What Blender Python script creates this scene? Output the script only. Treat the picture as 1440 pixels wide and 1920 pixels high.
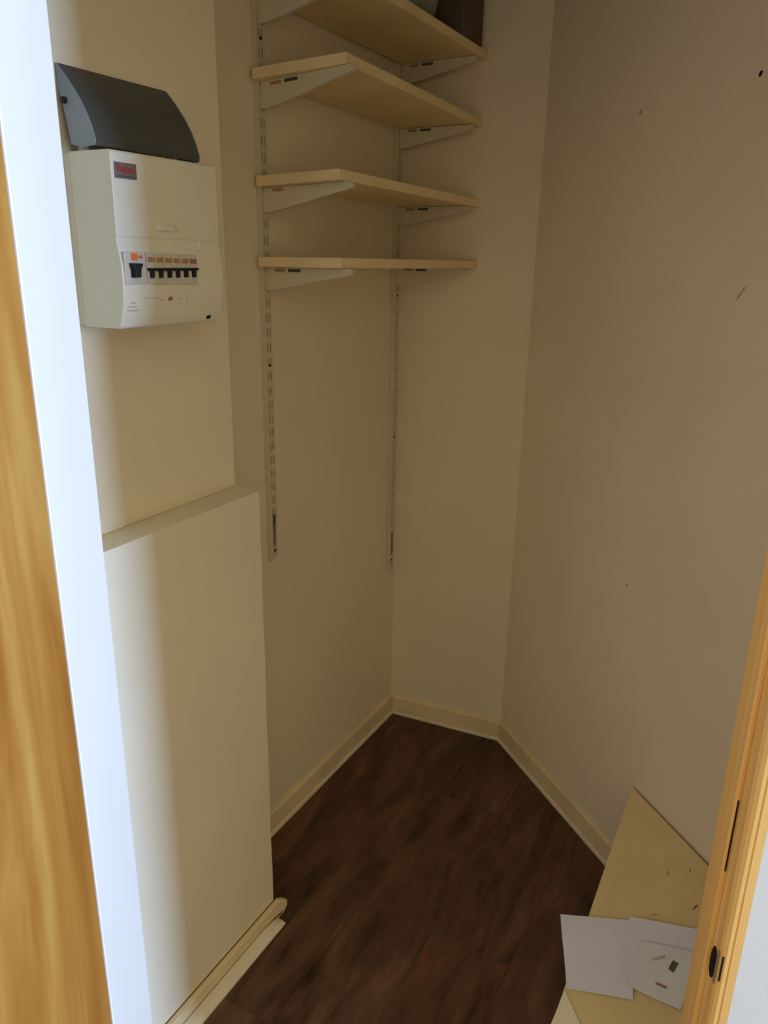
import bpy, bmesh, math, random
from mathutils import Vector, Matrix

random.seed(7)
for o in list(bpy.data.objects):
    bpy.data.objects.remove(o)
scene = bpy.context.scene
COL = scene.collection

# ------------------------------------------------------------------ camera
YAW = math.radians(28.5)      # the camera heads this far to the left of the closet's long left wall
PITCH = math.radians(18.2)
ROLL = math.radians(1.04)
cam_data = bpy.data.cameras.new('camera')
cam_data.sensor_fit = 'AUTO'
cam_data.sensor_width = 36.0
cam_data.lens = 1444.0 / 1920.0 * 36.0
cam_data.clip_start = 0.02
cam = bpy.data.objects.new('camera', cam_data)
COL.objects.link(cam)
fwd = Vector((-math.sin(YAW) * math.cos(PITCH), math.cos(YAW) * math.cos(PITCH), -math.sin(PITCH)))
right0 = Vector((math.cos(YAW), math.sin(YAW), 0))
up0 = right0.cross(fwd)
right = math.cos(ROLL) * right0 + math.sin(ROLL) * up0
up = -math.sin(ROLL) * right0 + math.cos(ROLL) * up0
cam.matrix_world = Matrix(((right.x, up.x, -fwd.x, 0.0), (right.y, up.y, -fwd.y, 0.0),
                           (right.z, up.z, -fwd.z, 1.5), (0, 0, 0, 1)))
scene.camera = cam

CY, SY = math.cos(YAW), math.sin(YAW)
def hall(r, f):
    """point of the door wall's own axes: r along the wall, f square to it, from the camera's foot"""
    return (r * CY - f * SY, r * SY + f * CY)

# ------------------------------------------------------------------ world, light, exposure
world = bpy.data.worlds.new('world')
scene.world = world
world.use_nodes = True
bg = world.node_tree.nodes['Background']
bg.inputs[0].default_value = (1.0, 0.86, 0.58, 1)
bg.inputs[1].default_value = 0.90

win = bpy.data.lights.new('hall_window_light', 'AREA')
win.shape = 'RECTANGLE'
win.size = 0.60
win.size_y = 1.3
win.energy = 225
win.color = (0.58, 0.87, 1.42)
wino = bpy.data.objects.new('hall_window_light', win)
COL.objects.link(wino)
wx, wy = hall(0.452 + 4.2 * 0.9220, 0.778 - 4.2 * 0.3872)
wino.location = (wx, wy, 1.55)
tx, ty = hall(0.0, 0.9)
wino.rotation_euler = (Vector((tx, ty, 1.1)) - wino.location).to_track_quat('-Z', 'Y').to_euler()

scene.view_settings.view_transform = 'Standard'
scene.view_settings.look = 'None'
scene.view_settings.gamma = 1.0
scene.view_settings.exposure = 0.0
scene.view_settings.use_curve_mapping = False

# ------------------------------------------------------------------ materials
def mat(name, color, rough=0.6, var=0.06, scale=6.0, bump=0.0, bump_scale=200.0, spec=0.5, stretch=(1, 1, 1), metallic=0.0, coat=0.0):
    m = bpy.data.materials.new(name)
    m.use_nodes = True
    nt = m.node_tree
    b = nt.nodes['Principled BSDF']
    b.inputs['Roughness'].default_value = rough
    b.inputs['Metallic'].default_value = metallic
    b.inputs['Specular IOR Level'].default_value = spec
    if coat:
        b.inputs['Coat Weight'].default_value = coat
        b.inputs['Coat Roughness'].default_value = 0.25
    tc = nt.nodes.new('ShaderNodeTexCoord')
    mp = nt.nodes.new('ShaderNodeMapping')
    mp.inputs['Scale'].default_value = stretch
    nt.links.new(tc.outputs['Object'], mp.inputs['Vector'])
    nz = nt.nodes.new('ShaderNodeTexNoise')
    nz.inputs['Scale'].default_value = scale
    nz.inputs['Detail'].default_value = 4
    nt.links.new(mp.outputs['Vector'], nz.inputs['Vector'])
    cr = nt.nodes.new('ShaderNodeValToRGB')
    cr.color_ramp.elements[0].position = 0.3
    cr.color_ramp.elements[1].position = 0.7
    cr.color_ramp.elements[0].color = (*[c * (1 - var) for c in color], 1)
    cr.color_ramp.elements[1].color = (*[min(1, c * (1 + var)) for c in color], 1)
    nt.links.new(nz.outputs['Fac'], cr.inputs['Fac'])
    nt.links.new(cr.outputs['Color'], b.inputs['Base Color'])
    if bump:
        n2 = nt.nodes.new('ShaderNodeTexNoise')
        n2.inputs['Scale'].default_value = bump_scale
        n2.inputs['Detail'].default_value = 3
        nt.links.new(mp.outputs['Vector'], n2.inputs['Vector'])
        bp = nt.nodes.new('ShaderNodeBump')
        bp.inputs['Strength'].default_value = bump
        bp.inputs['Distance'].default_value = 0.002
        nt.links.new(n2.outputs['Fac'], bp.inputs['Height'])
        nt.links.new(bp.outputs['Normal'], b.inputs['Normal'])
    return m

def wood(name, stops, stretch, scale=3.0, distortion=1.5, rough=0.4, coat=0.0, random_obj=False, spec=0.5, fine=0.35):
    """grain: two stretched noises through a colour ramp"""
    m = bpy.data.materials.new(name)
    m.use_nodes = True
    nt = m.node_tree
    b = nt.nodes['Principled BSDF']
    b.inputs['Roughness'].default_value = rough
    b.inputs['Specular IOR Level'].default_value = spec
    if coat:
        b.inputs['Coat Weight'].default_value = coat
        b.inputs['Coat Roughness'].default_value = 0.2
    tc = nt.nodes.new('ShaderNodeTexCoord')
    src = tc.outputs['Object']
    if random_obj:
        oi = nt.nodes.new('ShaderNodeObjectInfo')
        mul = nt.nodes.new('ShaderNodeMath'); mul.operation = 'MULTIPLY'
        mul.inputs[1].default_value = 17.0
        nt.links.new(oi.outputs['Random'], mul.inputs[0])
        add = nt.nodes.new('ShaderNodeVectorMath'); add.operation = 'ADD'
        nt.links.new(src, add.inputs[0])
        nt.links.new(mul.outputs[0], add.inputs[1])
        src = add.outputs[0]
    mp = nt.nodes.new('ShaderNodeMapping')
    mp.inputs['Scale'].default_value = stretch
    nt.links.new(src, mp.inputs['Vector'])
    nz = nt.nodes.new('ShaderNodeTexNoise')
    nz.inputs['Scale'].default_value = scale
    nz.inputs['Detail'].default_value = 3
    nz.inputs['Distortion'].default_value = distortion
    nt.links.new(mp.outputs['Vector'], nz.inputs['Vector'])
    n2 = nt.nodes.new('ShaderNodeTexNoise')
    n2.inputs['Scale'].default_value = scale * 6
    n2.inputs['Detail'].default_value = 4
    nt.links.new(mp.outputs['Vector'], n2.inputs['Vector'])
    mx = nt.nodes.new('ShaderNodeMix')
    mx.data_type = 'FLOAT'
    mx.inputs[0].default_value = fine
    nt.links.new(nz.outputs['Fac'], mx.inputs[2])
    nt.links.new(n2.outputs['Fac'], mx.inputs[3])
    cr = nt.nodes.new('ShaderNodeValToRGB')
    els = cr.color_ramp.elements
    els[0].position, els[0].color = stops[0][0], (*stops[0][1], 1)
    els[1].position, els[1].color = stops[-1][0], (*stops[-1][1], 1)
    for p, c in stops[1:-1]:
        e = els.new(p); e.color = (*c, 1)
    nt.links.new(mx.outputs[0], cr.inputs['Fac'])
    nt.links.new(cr.outputs['Color'], b.inputs['Base Color'])
    return m

M = {}
M['wall'] = mat('cream_wall_paint', (0.86, 0.755, 0.565), 0.75, 0.035, 3.0, bump=0.12, bump_scale=260, spec=0.2)
M['hall_wall'] = mat('white_hall_paint', (0.70, 0.69, 0.65), 0.7, 0.02, 4.0, bump=0.1, bump_scale=200, spec=0.2)
M['ceiling'] = mat('ceiling_paint', (0.78, 0.72, 0.60), 0.8, 0.03, 3.0)
M['skirt'] = mat('cream_gloss_paint', (0.86, 0.70, 0.43), 0.42, 0.08, 9.0, spec=0.4)
M['bead'] = mat('pale_bead_paint', (0.86, 0.77, 0.57), 0.4, 0.05, 12.0, spec=0.4)
M['white'] = mat('white_gloss_paint', (0.92, 0.89, 0.82), 0.35, 0.01, 5.0, spec=0.4)
M['shelf'] = mat('cream_painted_board', (0.88, 0.70, 0.40), 0.5, 0.06, 8.0, spec=0.35)
M['steel'] = mat('white_enamelled_steel', (0.67, 0.61, 0.46), 0.42, 0.03, 20.0, spec=0.4)
M['plastic'] = mat('white_plastic', (0.76, 0.72, 0.60), 0.38, 0.015, 10.0, spec=0.45)
M['breaker'] = mat('grey_white_plastic', (0.60, 0.56, 0.50), 0.45, 0.03, 40.0)
M['lid'] = mat('smoked_grey_plastic', (0.085, 0.086, 0.080), 0.45, 0.05, 12.0, spec=0.4)
M['lid_cap'] = mat('grey_plastic', (0.28, 0.33, 0.39), 0.5, 0.06, 12.0)
M['black'] = mat('black_plastic', (0.012, 0.012, 0.014), 0.5, 0.1, 30.0, spec=0.3)
M['orange'] = mat('orange_print', (0.80, 0.16, 0.03), 0.6, 0.08, 60.0)
M['brown_print'] = mat('brown_print', (0.42, 0.24, 0.12), 0.7, 0.3, 150.0)
M['grey_print'] = mat('grey_print', (0.50, 0.46, 0.38), 0.7, 0.15, 90.0)
M['badge'] = mat('dark_badge_print', (0.17, 0.135, 0.12), 0.5, 0.12, 90.0)
M['red'] = mat('red_print', (0.36, 0.045, 0.04), 0.5, 0.15, 90.0)
M['dark_print'] = mat('dark_blue_grey_print', (0.07, 0.07, 0.075), 0.6, 0.2, 90.0)
M['green_print'] = mat('dark_green_print', (0.07, 0.09, 0.055), 0.6, 0.2, 90.0)
M['purple_print'] = mat('purple_brown_print', (0.30, 0.16, 0.15), 0.6, 0.2, 90.0)
M['slot'] = mat('painted_slot_shade', (0.16, 0.12, 0.075), 0.9, 0.1, 60.0, spec=0.1)  # dark tone stands in for the shade inside the upright channel
M['hole'] = mat('dark_hole', (0.02, 0.015, 0.012), 0.9, 0.2, 90.0, spec=0.1)
M['gap'] = mat('dark_brown_gap', (0.20, 0.13, 0.05), 0.9, 0.2, 60.0, spec=0.1)
M['scuff'] = mat('brown_scuff', (0.42, 0.33, 0.19), 0.8, 0.2, 60.0, spec=0.1)
M['paper'] = mat('white_paper', (0.76, 0.76, 0.86), 0.7, 0.02, 8.0, spec=0.2)
M['leaflet'] = mat('glossy_white_leaflet', (0.74, 0.76, 0.80), 0.4, 0.03, 14.0, spec=0.4)
M['board'] = mat('yellow_cream_board', (0.76, 0.60, 0.30), 0.6, 0.06, 7.0, bump=0.1, bump_scale=120, spec=0.3)
M['card'] = mat('pale_cream_card', (0.86, 0.80, 0.58), 0.6, 0.03, 7.0)
M['metal'] = mat('dull_brass', (0.55, 0.48, 0.36), 0.4, 0.1, 40.0, metallic=0.7)
M['bag'] = mat('grey_green_cloth', (0.30, 0.33, 0.28), 0.9, 0.12, 14.0, bump=0.4, bump_scale=60, spec=0.1)
M['box'] = mat('dark_brown_card', (0.13, 0.10, 0.075), 0.9, 0.1, 12.0, spec=0.1)
M['subfloor'] = mat('dark_subfloor', (0.03, 0.02, 0.014), 0.9, 0.1, 12.0, spec=0.1)
M['plank'] = wood('dark_laminate', [(0.30, (0.030, 0.014, 0.008)), (0.44, (0.085, 0.041, 0.023)), (0.58, (0.140, 0.068, 0.040)), (0.72, (0.21, 0.098, 0.060))],
                  (5.0, 1.1, 1.0), scale=2.6, distortion=1.2, rough=0.5, random_obj=True, spec=0.35, fine=0.3)
M['plank_red'] = wood('red_brown_laminate', [(0.30, (0.044, 0.018, 0.010)), (0.45, (0.10, 0.044, 0.024)), (0.58, (0.135, 0.060, 0.034)), (0.72, (0.22, 0.066, 0.045))],
                  (5.0, 1.1, 1.0), scale=2.6, distortion=1.2, rough=0.5, random_obj=True, spec=0.35, fine=0.3)
M['door'] = wood('varnished_veneer', [(0.28, (0.30, 0.105, 0.014)), (0.46, (0.40, 0.165, 0.028)), (0.58, (0.47, 0.22, 0.045)), (0.74, (0.56, 0.33, 0.085))],
                 (5.0, 5.0, 0.75), scale=1.9, distortion=1.6, rough=0.42, spec=0.35, fine=0.12)
M['pine'] = wood('varnished_pine', [(0.3, (0.76, 0.43, 0.12)), (0.5, (0.84, 0.52, 0.18)), (0.72, (0.88, 0.62, 0.27))],
                 (30.0, 30.0, 0.6), scale=1.5, distortion=0.6, rough=0.4, spec=0.4, fine=0.25)

# ------------------------------------------------------------------ helpers
def link(name, bm, material, parent=None, bevel=0.0, smooth=False, seg=2):
    bmesh.ops.recalc_face_normals(bm, faces=bm.faces)
    me = bpy.data.meshes.new(name)
    bm.to_mesh(me); bm.free()
    if smooth:
        for p in me.polygons: p.use_smooth = True
    me.materials.append(M[material])
    o = bpy.data.objects.new(name, me)
    COL.objects.link(o)
    if parent: o.parent = parent
    if bevel:
        md = o.modifiers.new('bevel', 'BEVEL')
        md.width = bevel; md.segments = seg; md.limit_method = 'ANGLE'; md.angle_limit = math.radians(30)
    return o

def tag(o, label, cat, group=None, kind=None):
    o['label'] = label; o['category'] = cat
    if group: o['group'] = group
    if kind: o['kind'] = kind
    return o

def thing(name, label, cat, loc=(0, 0, 0), group=None, kind=None):
    o = bpy.data.objects.new(name, None)
    o.empty_display_size = 0.02
    COL.objects.link(o)
    o.location = loc
    # parts are modelled in world coordinates, so undo the empty's offset on them (see part())
    return tag(o, label, cat, group, kind)

def part(name, bm, material, parent, **kw):
    """part of a top-level thing: geometry given in world coordinates"""
    root = parent
    off = Vector((0, 0, 0))
    while root is not None:
        off += root.location
        root = root.parent
    bmesh.ops.translate(bm, verts=bm.verts, vec=-off)
    return link(name, bm, material, parent, **kw)

def bx(bm, x0, x1, y0, y1, z0, z1):
    vs = [bm.verts.new((x, y, z)) for x in (x0, x1) for y in (y0, y1) for z in (z0, z1)]
    for f in ((0, 1, 3, 2), (4, 6, 7, 5), (0, 4, 5, 1), (2, 3, 7, 6), (0, 2, 6, 4), (1, 5, 7, 3)):
        bm.faces.new([vs[i] for i in f])
    return bm

def box(x0, x1, y0, y1, z0, z1):
    return bx(bmesh.new(), x0, x1, y0, y1, z0, z1)

def loft(bm, ring_a, ring_b):
    a = [bm.verts.new(p) for p in ring_a]
    b = [bm.verts.new(p) for p in ring_b]
    n = len(a)
    bm.faces.new(a); bm.faces.new(b[::-1])
    for i in range(n):
        bm.faces.new((a[i], a[(i + 1) % n], b[(i + 1) % n], b[i]))
    return bm

def prism(poly, z0, z1, bm=None):
    bm = bm or bmesh.new()
    return loft(bm, [(x, y, z0) for x, y in poly], [(x, y, z1) for x, y in poly])

def hprism(rf, z0, z1, bm=None):
    return prism([hall(r, f) for r, f in rf], z0, z1, bm)

def extr_y(prof, y0, y1, bm=None):
    """profile in x,z drawn out along y"""
    bm = bm or bmesh.new()
    return loft(bm, [(x, y0, z) for x, z in prof], [(x, y1, z) for x, z in prof])

def extr_x(prof, x0, x1, bm=None):
    bm = bm or bmesh.new()
    return loft(bm, [(x0, y, z) for y, z in prof], [(x1, y, z) for y, z in prof])

# ------------------------------------------------------------------ setting
XW = -1.085          # left wall with the shelves
XC = -0.969          # upper left wall with the fuse box
XB = -0.908          # boxed-in lower left wall
YEND = 1.160         # where both step back
ZLEDGE = 1.062
CEIL = 2.40
F_IN, F_OUT = 0.846, 0.778      # inner and hall face of the door wall
RL, RR = -0.33, 0.452           # clear opening between the linings

def front_y(x):
    """inner face of the door wall at this x"""
    r = (x + F_IN * SY) / CY
    return r * SY + F_IN * CY

sub = link('floor', box(-1.6, 2.2, -1.6, 2.6, -0.06, -0.010), 'subfloor')
tag(sub, 'dark brown wood-grain laminate floor of the closet', 'floor', kind='structure')
PW = 0.190
k = 0
for i in range(-1, 9):
    x0 = -1.13 + PW * i
    y = 0.10 - (0.37 * (i % 3))
    while y < 2.35:
        y1 = y + 1.2
        a, b = max(y, -0.1), min(y1, 2.3)
        if b - a > 0.02:
            link('plank', box(x0 + 0.0002, x0 + PW - 0.0002, a + 0.0002, b - 0.0002, -0.010, 0.0),
                 'plank_red' if (i == 3 and a < 1.0) else 'plank', sub, bevel=0.0005, seg=1)
        y = y1

# back and right wall lines (wall faces)
bd = Vector((0.9962, 0.0872))
bo = Vector((XW, 2.074))
ra = Vector((-0.696, 2.093)) + 0.012 * Vector((0.649, 0.761))
rd = Vector((0.761, -0.649))
def isect(p, d, q, e):
    den = d.x * e.y - d.y * e.x
    t = ((q.x - p.x) * e.y - (q.y - p.y) * e.x) / den
    return p + t * d
CBR = isect(bo, bd, ra, rd)
# right wall meets the door wall
p0 = Vector(hall(0, F_IN)); pdir = Vector((CY, SY))
CRF = isect(ra, rd, p0, pdir)
rn = Vector((0.649, 0.761))      # outwards of the right wall
bn = Vector((-0.0872, 0.9962))   # outwards of the back wall

wl = link('wall_left', prism([(XW, front_y(XW)), (XW, 2.074), (XW - 0.1, 2.074), (XW - 0.1, front_y(XW - 0.1))], 0, CEIL), 'wall')
tag(wl, 'cream wall behind the shelf uprights, set back in the alcove', 'wall', kind='structure')
wc = link('wall_left_upper', prism([(XC, front_y(XC)), (XC, YEND), (XW, YEND), (XW, front_y(XW))], ZLEDGE, CEIL), 'wall', bevel=0.002)
tag(wc, 'upper cream wall that carries the fuse box, above the ledge', 'wall', kind='structure')

# boxed-in lower wall with a slightly knocked corner
bm = bmesh.new()
ring = []
zs = [0.0, 0.05, 0.12, 0.25, 0.4, 0.55, 0.7, 0.8, 0.9, 0.97, ZLEDGE - 0.006, ZLEDGE]
jit = [0, 0, .0015, -.001, .001, -.0012, .0008, -.0006, .001, -.0005, 0, -.003]
rings = []
for z, j in zip(zs, jit):
    rings.append([bm.verts.new(p) for p in ((XB, front_y(XB), z), (XB, YEND - 0.004 + j, z), (XB - 0.004, YEND + j, z), (XW, YEND, z), (XW, front_y(XW), z))])
bm.faces.new(rings[0]); bm.faces.new(rings[-1][::-1])
for a, b in zip(rings, rings[1:]):
    for i in range(5):
        bm.faces.new((a[i], a[(i + 1) % 5], b[(i + 1) % 5], b[i]))
wb = link('wall_left_lower', bm, 'wall')
tag(wb, 'boxed-in lower cream wall with a flat ledge on top', 'wall', kind='structure')

wbk = link('wall_back', prism([tuple(bo - 0.15 * bd), tuple(CBR), tuple(CBR + 0.1 * bn), tuple(bo - 0.15 * bd + 0.1 * bn)], 0, CEIL), 'wall')
tag(wbk, 'narrow cream wall at the back of the closet', 'wall', kind='structure')
wr = link('wall_right', prism([tuple(CBR), tuple(CRF), tuple(CRF + 0.1 * rn), tuple(CBR + 0.1 * rn + 0.0 * rd)], 0, CEIL), 'wall')
tag(wr, 'large slanting cream wall on the right with a nail hole', 'wall', kind='structure')

# door wall: both flanks and the head above the opening
DH = 2.03
bm = bmesh.new()
hprism([(-1.6, F_OUT), (RL - 0.026, F_OUT), (RL - 0.026, F_IN), (-1.6, F_IN)], 0, CEIL, bm)
hprism([(RR + 0.0255, F_OUT), (2.0, F_OUT), (2.0, F_IN), (RR + 0.0255, F_IN)], 0, CEIL, bm)
hprism([(RL - 0.026, F_OUT), (RR + 0.0255, F_OUT), (RR + 0.0255, F_IN), (RL - 0.026, F_IN)], DH + 0.025, CEIL, bm)
wf = link('wall_front', bm, 'hall_wall')
tag(wf, 'white hall wall right of the pine door frame', 'wall', kind='structure')

ce = link('ceiling', prism([hall(-1.6, F_OUT), hall(2.0, F_OUT), hall(2.0, 3.4), hall(-1.6, 3.4)], CEIL, CEIL + 0.05), 'ceiling')
tag(ce, 'pale ceiling over the closet', 'ceiling', kind='structure')

# skirtings
def skirt_prof(h, t):
    return [(0, 0), (t, 0), (t, h - 0.006), (t * 0.55, h), (0, h)]

def run(p, d, n_in, length, prof, bm=None, cut0=0.0, cut1=0.0):
    """profile (out from wall, z) run along d from p; cut: mitre slope at the ends"""
    a = [(p.x + n_in.x * o + d.x * cut0 * o, p.y + n_in.y * o + d.y * cut0 * o, z) for o, z in prof]
    b = [(p.x + n_in.x * o + d.x * (length + cut1 * o), p.y + n_in.y * o + d.y * (length + cut1 * o), z) for o, z in prof]
    return loft(bm or bmesh.new(), a, b)

ydir = Vector((0, 1)); xin = Vector((1, 0))
def bead_prof(t, b, h):
    return [(t, 0), (t + b, 0), (t + b, h * 0.45), (t + b * 0.6, h * 0.85), (t, h)]
bl = link('baseboard_left', run(Vector((XW, YEND)), ydir, xin, 2.074 - YEND, skirt_prof(0.07, 0.009), cut1=-1), 'skirt')
tag(bl, 'cream skirting board at the foot of the shelf wall', 'skirting', kind='structure')
link('bead', run(Vector((XW, YEND)), ydir, xin, 2.074 - YEND, bead_prof(0.009, 0.005, 0.012), cut1=-1), 'bead', bl)
lb = (CBR - bo).length
bb = link('baseboard_back', run(bo + 0.009 * bd, bd, -bn, lb - 0.009, skirt_prof(0.07, 0.010), cut1=-0.4), 'skirt')
tag(bb, 'short cream skirting board at the foot of the back wall', 'skirting', kind='structure')
link('bead', run(bo + 0.014 * bd, bd, -bn, lb - 0.014, bead_prof(0.010, 0.003, 0.010), cut1=-0.4), 'bead', bb)
lr = (CRF - CBR).length
br = link('baseboard_right', run(CBR, rd, -rn, lr, skirt_prof(0.072, 0.009), cut0=0.4), 'skirt')
tag(br, 'cream skirting board along the foot of the slanting right wall', 'skirting', kind='structure')
link('bead', run(CBR, rd, -rn, lr, bead_prof(0.009, 0.004, 0.012), cut0=0.4), 'bead', br)

# lower left skirting: short, with a broken end that runs past the corner
y0 = front_y(XB) + 0.01
bw = link('baseboard_left_lower', extr_x([(y0, 0.0), (1.178, 0.0), (1.192, 0.010), (1.192, 0.026), (1.184, 0.034), (1.166, 0.046), (1.150, 0.047), (y0, 0.047)], XB + 0.0006, XB + 0.0146), 'skirt', bevel=0.002)
tag(bw, 'chipped cream skirting board along the boxed-in lower wall', 'skirting', kind='structure')
bm = bmesh.new()
for (a, b, h0, h1) in ((y0, 1.10, .019, .019), (1.10, 1.135, .019, .013), (1.135, 1.152, .013, .006)):
    xa, xb = XB + 0.0150, XB + 0.0380
    r0 = [(xa, a, 0), (xb, a, 0), (xb, a, h0 * .25), (xa + .014, a, h0 * .75), (xa, a, h0)]
    r1 = [(xa, b, 0), (xb, b, 0), (xb, b, h1 * .25), (xa + .014, b, h1 * .75), (xa, b, h1)]
    loft(bm, r0, r1)
link('bead', bm, 'bead', bw)
link('gap', box(XB + 0.0002, XB + 0.0030, y0 + 0.01, 1.158, 0.0440, 0.0476), 'gap', bw)
link('gap', extr_x([(y0, 0.0192), (1.100, 0.0192), (1.136, 0.0132), (1.165, 0.0050), (1.176, 0.0090), (1.140, 0.0165), (1.100, 0.0208), (y0, 0.0208)], XB + 0.0140, XB + 0.0152), 'gap', bw)

# door linings
tr = link('trim_1', hprism([(RL, F_IN), (RL, 0.7225), (RL - 0.001, 0.7215), (RL - 0.055, 0.7215), (RL - 0.055, F_OUT - 0.0002), (RL - 0.0258, F_OUT - 0.0002), (RL - 0.0258, F_IN)], 0, DH), 'white')
tag(tr, 'bright white door lining on the left of the opening', 'door frame', kind='structure')

t2 = thing('trim_2', 'varnished pine door lining on the right of the opening', 'door frame', (*hall(RR, F_OUT), 0), kind='structure')
part('lining', hprism([(RR + .001, F_IN), (RR, F_IN - 0.01), (RR, F_OUT + 0.007), (RR + 0.002, F_OUT + 0.002), (RR + 0.007, F_OUT),
                       (RR + 0.0115, F_OUT), (RR + 0.013, F_OUT + .0018), (RR + 0.0145, F_OUT), (RR + 0.0255, F_OUT), (RR + 0.0255, F_IN)], 0, DH), 'pine', t2)
st = part('door_stop', hprism([(RR - 0.0065, F_IN - 0.008), (RR - 0.0065, 0.807), (RR - 0.0045, 0.804), (RR - 0.0004, 0.804), (RR - 0.0004, F_IN - 0.008)], 0, DH), 'pine', t2)
part('gap', hprism([(RR - 0.0035, 0.8036), (RR - 0.0012, 0.8036), (RR - 0.0012, 0.8039), (RR - 0.0035, 0.8039)], 0.755, 0.865), 'hole', t2)
sp = part('strike_plate', hprism([(RR - 0.0008, 0.7825), (RR - 0.0008, 0.7870), (RR - 0.0002, 0.7870), (RR - 0.0002, 0.7825)], 0.588, 0.644), 'metal', t2)
# latch hole (rounded) and lip slot
bm = bmesh.new()
pts = []
for i in range(20):
    a = 2 * math.pi * i / 20
    pts.append((0.7945 + 0.0075 * math.cos(a), 0.613 + 0.026 * math.copysign(abs(math.sin(a)) ** 0.8, math.sin(a))))
loft(bm, [(*hall(RR - 0.0009, f), z) for f, z in pts], [(*hall(RR - 0.0001, f), z) for f, z in pts])
part('latch_hole', bm, 'hole', t2)
part('lip_slot', hprism([(RR + 0.0014, F_OUT - .0004), (RR + 0.0040, F_OUT - .0006), (RR + 0.0040, F_OUT - .0001), (RR + 0.0014, F_OUT + .0002)], 0.598, 0.640), 'hole', t2)
hd = link('trim_3', hprism([(RL, F_OUT), (RR, F_OUT), (RR, F_IN), (RL, F_IN)], DH, DH + 0.0245), 'pine')
tag(hd, 'head of the door frame above the opening', 'door frame', kind='structure')

# door leaf, swung open into the hall
h0 = (RL - 0.0008, 0.7190)
ang = math.radians(6.0)
dd = (-math.sin(ang), -math.cos(ang)); dn = (-math.cos(ang), math.sin(ang))
L, T = 0.76, 0.035
bm = hprism([h0, (h0[0] + dd[0] * L, h0[1] + dd[1] * L), (h0[0] + dd[0] * L + dn[0] * T, h0[1] + dd[1] * L + dn[1] * T), (h0[0] + dn[0] * T, h0[1] + dn[1] * T)], 0.008, 2.02)
do = link('door_1', bm, 'door', bevel=0.0015)
tag(do, 'varnished orange-brown wood veneer door standing open on the left', 'door', kind='structure')

# marks on the right wall: nail hole, little scuffs
def wall_mark(name, x, y, z, w, h, tilt, material, parent):
    bm = bmesh.new()
    p = Vector((x, y, z))
    u = Vector((rd.x, rd.y, 0)); v = Vector((0, 0, 1)); nrm = Vector((-rn.x, -rn.y, 0))
    p = p + (0.012 * Vector((rn.x, rn.y, 0)))
    n = 10
    ra_, rb_ = [], []
    for i in range(n):
        a = 2 * math.pi * i / n
        q = u * (w * math.cos(a)) + v * (h * math.sin(a))
        q = u * (q.dot(u) * math.cos(tilt) - q.z * math.sin(tilt)) + v * (q.dot(u) * math.sin(tilt) + q.z * math.cos(tilt))
        ra_.append(tuple(p + q)); rb_.append(tuple(p + q * 0.9 + nrm * 0.0012))
    loft(bm, ra_, rb_)
    return link(name, bm, material, parent)
wall_mark('nail_hole', -0.168, 1.642, 1.820, 0.0032, 0.0055, -0.5, 'hole', wr)
wall_mark('scuff', -0.413, 1.851, 1.806, 0.0022, 0.006, -0.4, 'scuff', wr)
wall_mark('scuff', -0.305, 1.760, 0.770, 0.0022, 0.004, 0.0, 'scuff', wr)
wall_mark('scuff', -0.143, 1.621, 1.450, 0.0012, 0.016, -0.6, 'scuff', wr)

# ------------------------------------------------------------------ fuse box
CY0, CY1, CZ0, CZ1 = 0.813, 1.028, 1.397, 1.634
cu = thing('fuse_box', 'white plastic fuse box with a raised dark grey lid on the upper left wall', 'fuse box', (XC, (CY0 + CY1) / 2, CZ0))
part('back_box', box(XC + 0.0004, -0.9505, CY0 + 0.0015, CY1 - 0.0015, CZ0 + 0.0015, CZ1 - 0.0015), 'plastic', cu, bevel=0.002)
front = [(-0.950, CZ1), (-0.873, CZ1), (-0.8705, CZ1 - 0.003), (-0.8705, 1.5235), (-0.8725, 1.5215), (-0.871, 1.512), (-0.8685, 1.500), (-0.866, 1.485), (-0.8652, 1.468),
         (-0.866, 1.450), (-0.869, 1.430), (-0.874, 1.411), (-0.8785, 1.400), (-0.8815, CZ0), (-0.950, CZ0)]
shell = part('front_cover', extr_y(front, CY0, CY1), 'plastic', cu, bevel=0.003, seg=3)
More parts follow.
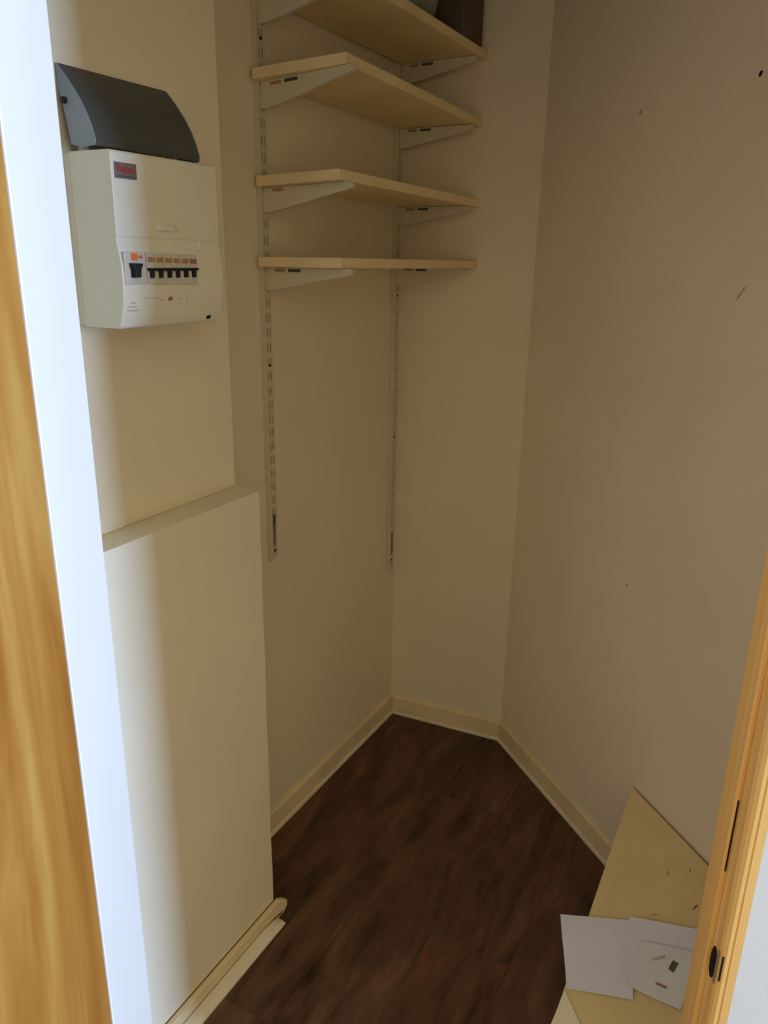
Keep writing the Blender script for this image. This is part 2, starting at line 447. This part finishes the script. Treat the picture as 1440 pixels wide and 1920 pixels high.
# breaker row
mains = part('main_switch', box(-0.872, -0.8630, 0.8165, 0.8570, 1.4590, 1.5030), 'breaker', cu, bevel=0.0015)
part('warning_sticker', box(-0.8629, -0.8625, 0.8290, 0.8410, 1.4920, 1.5015), 'orange', mains)
part('warning_text', box(-0.8629, -0.8626, 0.8425, 0.8510, 1.4940, 1.4985), 'brown_print', mains)
bm = bmesh.new()
loft(bm, [(-0.8630, y, z) for y, z in ((.8235, 1.4880), (.8435, 1.4880), (.8385, 1.4770), (.8375, 1.4680), (.8265, 1.4680), (.8265, 1.4770))],
     [(-0.8530, y, z) for y, z in ((.8245, 1.4875), (.8425, 1.4875), (.8380, 1.4790), (.8370, 1.4690), (.8275, 1.4690), (.8270, 1.4790))])
part('toggle', bm, 'black', mains, bevel=0.001)
pitch = 0.0177
for i in range(6):
    ya = 0.8585 + pitch * i
    br_ = part('breaker', box(-0.872, -0.8632, ya + 0.0003, ya + pitch - 0.0003, 1.4590 - .0005 * i, 1.5020 - 0.0005 * i), 'breaker', cu, bevel=0.001)
    part('circuit_label', box(-0.86315, -0.8628, ya + 0.0018, ya + pitch - 0.0018, 1.4895 - .0004 * i, 1.4965 - .0004 * i), 'brown_print' if i != 5 else 'purple_print', br_)
    bm = bmesh.new()
    yc = ya + pitch * 0.45
    loft(bm, [(-0.8634, y, z) for y, z in ((ya + .0004, 1.4815), (ya + pitch - .0004, 1.4815), (ya + pitch - .0004, 1.4775), (yc + .0036, 1.4762), (yc + .0032, 1.4672), (yc - .0034, 1.4672), (yc - .0036, 1.4762), (ya + .0004, 1.4775))],
         [(-0.8598, y, z) for y, z in ((ya + .0004, 1.4810), (ya + pitch - .0004, 1.4810), (ya + pitch - .0004, 1.4780), (yc + .0034, 1.4770), (yc + .0030, 1.4682), (yc - .0032, 1.4682), (yc - .0034, 1.4770), (ya + .0004, 1.4780))])
    part('toggle', bm, 'black', br_)
# badge with red lettering too blurred to read
bd_ = part('badge', box(-0.8704, -0.8694, 0.8185, 0.8585, 1.5985, 1.6190), 'badge', cu, bevel=0.0004)
for (a, b, c, d) in ((.823, .8262, 1.606, 1.617), (.8275, .831, 1.6075, 1.6135), (.8325, .8365, 1.606, 1.613), (.838, .8425, 1.605, 1.6135), (.844, .8485, 1.606, 1.613), (.850, .8545, 1.606, 1.6125)):
    part('lettering', box(-0.8693, -0.8690, a, b, c, d), 'red', bd_)
part('lettering_line', box(-0.8693, -0.8691, .824, .855, 1.6005, 1.6025), 'dark_print', bd_)
# finger grip of the cover
grip = [(.8830, 1.5330), (.9370, 1.5330), (.9345, 1.5385), (.9275, 1.5450), (.8935, 1.5450), (.8860, 1.5385)]
part('finger_grip', loft(bmesh.new(), [(-0.8704, y, z) for y, z in grip], [(-0.8674, y * .6 + .4 * .910, z * .6 + .4 * 1.5335) for y, z in grip]), 'plastic', cu, bevel=0.001)
# side ribs that frame the lower window
part('frame_rib', box(-0.8715, -0.8668, 0.9760, 0.9785, 1.5080, 1.5235), 'plastic', cu, bevel=0.0008)
# small print below the breakers
def print_line(y0_, y1_, z0_, z1_, m_='grey_print'):
    def xs(z):   # front profile under the breakers
        pf = [(1.468, -0.8652), (1.450, -0.866), (1.430, -0.869), (1.411, -0.874), (1.400, -0.8785)]
        for (za, xa), (zb, xb) in zip(pf, pf[1:]):
            if zb <= z <= za:
                return xa + (xb - xa) * (za - z) / (za - zb)
        return -0.8652
    r0 = [(xs(z0_) - .0002, y0_, z0_), (xs(z0_) - .0002, y1_, z0_), (xs(z1_) - .0002, y1_, z1_), (xs(z1_) - .0002, y0_, z1_)]
    r1 = [(x + .0005, y, z) for x, y, z in r0]
    part('small_print', loft(bmesh.new(), r0, r1), m_, cu)
print_line(.8215, .8440, 1.4215, 1.4235)
print_line(.8215, .8375, 1.4270, 1.4285)
print_line(.8270, .8360, 1.4320, 1.4345)
print_line(.8530, .8640, 1.4385, 1.4400)
print_line(.8670, .8800, 1.4380, 1.4395)
print_line(.8830, .8930, 1.4350, 1.4365)
print_line(.9020, .9110, 1.4340, 1.4395, 'purple_print')
print_line(.9230, .9290, 1.4360, 1.4375)
print_line(.9430, .9445, 1.4270, 1.4420)
part('knockout', loft(bmesh.new(), [(-.8792, .9950, 1.4015), (-.8792, 1.0045, 1.4015), (-.8762, 1.0045, 1.4072), (-.8762, .9950, 1.4072)],
                      [(-.8775, .9950, 1.4015), (-.8775, 1.0045, 1.4015), (-.8748, 1.0045, 1.4072), (-.8748, .9950, 1.4072)]), 'hole', cu)
# raised lid: curved dark shell and its grey end caps
lid_out = [(-0.9665, 1.7465), (-0.956, 1.7355), (-0.946, 1.7245), (-0.936, 1.7120), (-0.926, 1.6985), (-0.917, 1.6830), (-0.909, 1.6650), (-0.9035, 1.6480), (-0.9050, 1.6405)]
lid_in = [(-0.908, 1.6430), (-0.9068, 1.6480), (-0.9122, 1.6645), (-0.920, 1.6820), (-0.929, 1.6970), (-0.939, 1.7105), (-0.949, 1.7225), (-0.9585, 1.7330), (-0.9672, 1.7430)]
LY0, LY1 = 0.823, 1.029
lid = part('lid', extr_y(lid_out + lid_in, LY0, LY1), 'lid', cu, bevel=0.0008)
capp = [(-0.9665, 1.7460), (-0.956, 1.7350), (-0.946, 1.7240), (-0.936, 1.7115), (-0.926, 1.6980), (-0.917, 1.6825), (-0.909, 1.6645), (-0.9040, 1.6480), (-0.906, 1.6410),
        (-0.930, 1.6390), (-0.951, 1.6440), (-0.9555, 1.6700), (-0.961, 1.6980), (-0.9670, 1.7150)]
for yy in (LY0 - 0.0022, LY1 + 0.0002):
    part('end_cap', extr_y(capp, yy, yy + 0.0020), 'lid_cap', lid)
bm = bmesh.new()
for (yy0, yy1, rr) in ((LY0 - 0.006, LY0 - 0.0022, 0.0045),):
    pr = [(-0.9555 + rr * math.cos(2 * math.pi * i / 14), 1.6990 + rr * math.sin(2 * math.pi * i / 14)) for i in range(14)]
    extr_y(pr, yy0, yy1, bm)
part('hinge_pin', bm, 'black', lid)
for yy in (LY0 + 0.012, LY1 - 0.022):
    part('hinge_arm', extr_y([(-0.9665, 1.728), (-0.962, 1.700), (-0.956, 1.660), (-0.952, 1.632), (-0.944, 1.632), (-0.946, 1.660), (-0.952, 1.700), (-0.957, 1.726)], yy, yy + 0.010), 'plastic', cu)

# ------------------------------------------------------------------ shelving
def upright(yc, z0, z1, label, stickers, screws):
    t = thing('shelf_upright', label, 'shelf upright', (XW, yc, z0), group='slotted shelf uprights')
    bm = bmesh.new()
    xf, xb = XW + 0.013, XW + 0.0005
    bx(bm, xb, xf, yc - 0.0125, yc - 0.0115, z0, z1)
    bx(bm, xb, xf, yc + 0.0115, yc + 0.0125, z0, z1)
    for a, b in ((-0.0115, -0.0062), (-0.0032, 0.0032), (0.0062, 0.0115)):
        bx(bm, xf - 0.0012, xf, yc + a, yc + b, z0, z1)
    z = z0
    P = 0.0325
    while z < z1:
        for a, b in ((-0.0062, -0.0032), (0.0032, 0.0062)):
            bx(bm, xf - 0.0012, xf, yc + a, yc + b, z, min(z + P * 0.42, z1))
        z += P
    part('channel', bm, 'steel', t)
    part('slot_shade_plate', box(xb + 0.001, xf - 0.0035, yc - 0.0114, yc + 0.0114, z0 + 0.001, z1 - 0.001), 'slot', t)  # added dark plate, paints the shade seen through the slots
    for za, zb, m_ in stickers:
        part('sticker', box(xf + 0.0001, xf + 0.0004, yc - 0.0055, yc + 0.0055, za, zb), m_, t)
    for zc in screws:
        bm = bmesh.new()
        rg = [(yc + 0.0032 * math.cos(2 * math.pi * i / 12), zc + 0.0032 * math.sin(2 * math.pi * i / 12)) for i in range(12)]
        extr_x(rg, xf, xf + 0.0014, bm)
        part('screw', bm, 'hole', t)
    return t
U1, U2 = 1.4195, 2.030
upright(U1, 0.795, 2.25, 'white slotted metal upright nearer the fuse box, full front face in view', [(0.884, 0.910, 'green_print'), (0.830, 0.884, 'purple_print')], (0.818, 1.266, 1.915))
upright(U2, 0.550, 2.25, 'white slotted metal upright tucked into the back corner, ending lower down', [(0.606, 0.677, 'purple_print')], (0.585, 0.985, 1.40))

ybk = lambda x: 2.074 + 0.0875 * (x - XW) - 0.002
names = ['lowest cream painted board shelf, seen edge-on', 'second cream shelf up from the bottom, above the edge-on one',
         'third cream shelf up, its underside and near corner in view', 'topmost cream shelf, cut off by the top of the picture']
#        z of the underside at back-left, front-left, front-right, back-right; left end y at back and front; front x left and right
shelf_z = [(1.4790, 1.4800, 1.4785, 1.4785, 1.3880, 1.3940, -0.866, -0.857),
           (1.6385, 1.6455, 1.6370, 1.6370, 1.3890, 1.3860, -0.866, -0.858),
           (1.8365, 1.8510, 1.8330, 1.8330, 1.3870, 1.4120, -0.866, -0.862),
           (1.9880, 1.9980, 1.9890, 1.9860, 1.3870, 1.4000, -0.866, -0.856)]
levels = ['lowest shelf', 'second shelf up', 'third shelf up', 'topmost shelf']
TH = 0.0205
for i, (zbl, zfl, zfr, zbr, yb_, yf_, xl, xr) in enumerate(shelf_z):
    xa = XW + 0.0138
    bot = [(xa, yb_, zbl), (xl, yf_, zfl), (xr, ybk(xr), zfr), (xa, ybk(xa), zbr)]
    bm = loft(bmesh.new(), bot, [(x, y, z + TH) for x, y, z in bot])
    s = link('shelf', bm, 'shelf', bevel=0.002)
    tag(s, names[i], 'shelf', group='cream wall shelves')
    for yc, side, zw, zt in ((U1, 'left', zbl, zfl), (U2, 'right', zbr, zfr)):
        t = thing('shelf_bracket', 'white metal bracket under the %s on its %s side' % (levels[i], side), 'shelf bracket', (XW + 0.0135, yc, zw - 0.05), group='shelf brackets')
        x0, x1 = XW + 0.0136, -0.852
        if side == 'right': x1 = -0.858
        sl = (zt - zw) / 0.21
        zt1 = zw + sl * (x1 - x0) - 0.0008
        zw1 = zw - 0.0008
        prof = [(x0, zw1), (x1 - 0.006, zt1), (x1 - 0.001, zt1 - 0.003), (x1, zt1 - 0.008), (x1 - 0.004, zt1 - 0.0125), (x1 - 0.012, zt1 - 0.015),
                (x0 + 0.05, zw1 - 0.0415), (x0 + 0.02, zw1 - 0.047), (x0, zw1 - 0.049)]
        part('arm', extr_y(prof, yc - 0.0055, yc + 0.0055), 'steel', t, bevel=0.0008)
        part('hook', box(XW + 0.0131, x0 + 0.004, yc - 0.0058, yc + 0.0058, zw1 - 0.047, zw1 - 0.004), 'steel', t)
        ys = yc - 0.0058
        for a, b, m_ in ((0.024, 0.052, 'orange' if i != 0 else 'brown_print'), (0.060, 0.092, 'dark_print')):
            if i == 1 and side == 'left' and m_ == 'dark_print':
                continue
            za, zb = zw1 + sl * a - 0.003, zw1 + sl * b - 0.003
            r0 = [(x0 + a, ys - .0003, za - .006), (x0 + b, ys - .0003, zb - .006), (x0 + b, ys - .0003, zb), (x0 + a, ys - .0003, za)]
            part('sticker', loft(bmesh.new(), r0, [(x, y + .0004, z) for x, y, z in r0]), 'orange_label' if m_ == 'orange' and 'orange_label' in M else ('brown_print' if m_ == 'orange' else m_), t)

# things stored on the topmost shelf
def bag(name, c, size, material, seed, power=3.0):
    rng = random.Random(seed)
    bm = bmesh.new()
    bmesh.ops.create_uvsphere(bm, u_segments=28, v_segments=18, radius=1.0)
    ph = [rng.uniform(0, 6.28) for _ in range(6)]
    for v in bm.verts:
        p = v.co
        m_ = (abs(p.x) ** power + abs(p.y) ** power + abs(p.z) ** power) ** (1 / power)
        q = p / m_
        w = 1 + 0.05 * math.sin(4 * q.y + ph[0]) * math.sin(5 * q.z + ph[1]) + 0.03 * math.sin(9 * q.y + 4 * q.x + ph[2])
        v.co = Vector((c[0] + q.x * size[0] * w, c[1] + q.y * size[1] * w, max(c[2] + q.z * size[2] * w, c[2] - size[2])))
    return link(name, bm, material, smooth=True)
b1 = bag('cloth_bag', (-0.965, 1.80, 2.0185 + 0.084), (0.082, 0.12, 0.084), 'bag', 3)
tag(b1, 'grey-green cloth bundle on the topmost shelf', 'bundle')
bm = box(-1.05, -0.8640, 1.945, 2.070, 2.0140, 2.20)
b2 = link('storage_box', bm, 'box', bevel=0.004)
tag(b2, 'dark box at the wall end of the topmost shelf', 'box')
lidb = link('box_lid', box(-1.054, -0.8605, 1.941, 2.074, 2.175, 2.203), 'box', b2, bevel=0.003)

# ------------------------------------------------------------------ board and papers by the door
AP = Vector((-0.2115, 1.6848, 0.2852)); A2 = Vector((-0.0181, 1.5199, 0.2725)); BLp = Vector((-0.2385, 1.1937, 0.03))
e1 = (A2 - AP); e2 = (BLp - AP)
NB = e2.cross(e1).normalized()
if NB.z < 0: NB = -NB
A3 = AP + e1 * 1.7
e2f = e2 * (1 + 0.025 / (AP.z - BLp.z))     # down to just above the floor
q = [AP, A3, A3 + e2f * 1.0, AP + e2f]
qx, qy = hall(0.60, 0.905)
q[2] = Vector((qx, qy, AP.z - (NB.x * (qx - AP.x) + NB.y * (qy - AP.y)) / NB.z))
q[3].z = max(q[3].z, 0.006)
brd = link('board', loft(bmesh.new(), [tuple(p) for p in q], [tuple(p - NB * 0.005) for p in q]), 'board', bevel=0.0008)
tag(brd, 'thin yellow-cream board leaning against the right wall under papers', 'board')

def onb(x, y, up_=0.0):
    z = AP.z - (NB.x * (x - AP.x) + NB.y * (y - AP.y)) / NB.z
    return Vector((x, y, z)) + NB * up_

for a_, b_, w_, m_ in (((-.1090, 1.4080), (-.0850, 1.4150), .0016, 'scuff'), ((-.0930, 1.5030), (-.0850, 1.4880), .0020, 'scuff'), ((-.1600, 1.5150), (-.1540, 1.5130), .0012, 'scuff'),
                       ((-.0280, 1.4280), (-.0180, 1.4400), .0022, 'gap'), ((-.0480, 1.5080), (-.0460, 1.5000), .0014, 'gap'), ((-.2150, 1.3750), (-.2120, 1.4000), .0010, 'scuff')):
    d_ = (Vector(b_) - Vector(a_)).normalized(); n_ = Vector((-d_.y, d_.x))
    A_, B_ = Vector(a_), Vector(b_); C_ = (A_ + B_) / 2
    poly_ = [A_, C_ + n_ * w_, B_, C_ - n_ * w_]
    link('scuff', loft(bmesh.new(), [tuple(onb(p.x, p.y, 0.0)) for p in poly_], [tuple(onb(p.x, p.y, 0.0004)) for p in poly_]), m_, brd)

def sheet(name, corners, material, th, base, curl, n=10, parent=None):
    """sheet with soft waves, corners given on the board in x,y"""
    c = [Vector((x, y, 0)) for x, y in corners]
    bm = bmesh.new()
    top, bot = [], []
    for j in range(n + 1):
        for i in range(n + 1):
            u, v = i / n, j / n
            p = (c[0] * (1 - u) + c[1] * u) * (1 - v) + (c[3] * (1 - u) + c[2] * u) * v
            h = base + curl(u, v)
            a = onb(p.x, p.y, h)
            top.append(bm.verts.new(a + NB * th)); bot.append(bm.verts.new(a))
    W = n + 1
    for j in range(n):
        for i in range(n):
            a, b, c_, d = j * W + i, j * W + i + 1, (j + 1) * W + i + 1, (j + 1) * W + i
            bm.faces.new((top[a], top[b], top[c_], top[d]))
            bm.faces.new((bot[a], bot[d], bot[c_], bot[b]))
    edge = [i for i in range(W)] + [j * W + n for j in range(1, W)] + [n * W + i for i in range(n - 1, -1, -1)] + [j * W for j in range(n - 1, 0, -1)]
    for a, b in zip(edge, edge[1:] + edge[:1]):
        bm.faces.new((top[a], bot[a], bot[b], top[b]))
    return link(name, bm, material, parent, smooth=False)

pp = sheet('paper_sheet', [(-0.2853, 1.3902), (-0.1296, 1.3936), (-0.0986, 1.2551), (-0.2275, 1.2550)], 'paper', 0.0004, 0.0026, lambda u, v: 0.003 * math.sin(3.1 * u) * (0.4 + v) * 0.6 + 0.0012 * math.sin(7 * v + 2 * u) + 0.0014)
tag(pp, 'blank white paper sheet overhanging the edge of the leaning board', 'paper')
under = sheet('paper_sheet', [(-0.1420, 1.4000), (0.010, 1.3900), (0.012, 1.290), (-0.1180, 1.2900)], 'paper', 0.0004, 0.0062, lambda u, v: 0.0008 * math.sin(5 * u + 2 * v) + 0.0008)
tag(under, 'white paper sheet lying beneath the printed leaflet', 'paper')
lc = lambda u, v: 0.0022 + 0.012 * max(0, 0.40 - u) * v * v * 2 + 0.0012 * math.sin(4 * u + 3 * v)
leaf = sheet('leaflet', [(-0.1080, 1.3560), (0.004, 1.3480), (-0.0095, 1.2500), (-0.1124, 1.2745)], 'leaflet', 0.0010, 0.0085, lc)
tag(leaf, 'glossy white printed leaflet with a small green mark, beside the pine frame', 'leaflet')
lh = 0.0150
def mark_on(corners, material):
    a = [tuple(onb(x, y, lh - 0.004)) for x, y in corners]
    b = [tuple(onb(x, y, lh - 0.0015)) for x, y in corners]
    link('printed_mark', loft(bmesh.new(), a, b), material, leaf)
mark_on([(-.0400, 1.3290), (-.0300, 1.3250), (-.0355, 1.3090), (-.0450, 1.3130)], 'green_print')
mark_on([(-.0620, 1.2880), (-.0420, 1.2830), (-.0420, 1.2800), (-.0620, 1.2850)], 'purple_print')
mark_on([(-.0780, 1.3270), (-.0560, 1.3360), (-.0560, 1.3300), (-.0780, 1.3230)], 'grey_print')
fl = loft(bmesh.new(), [tuple(onb(x, y, 0.0012)) for x, y in ((-.2310, 1.2530), (-.1790, 1.1960), (-.170, 1.180), (-.2400, 1.1850))],
          [tuple(onb(x, y, 0.0036)) for x, y in ((-.2310, 1.2530), (-.1790, 1.1960), (-.170, 1.180), (-.2400, 1.1850))])
cf = link('card_offcut', fl, 'card')
tag(cf, 'pale cream triangular offcut at the bottom corner of the leaning board', 'offcut')
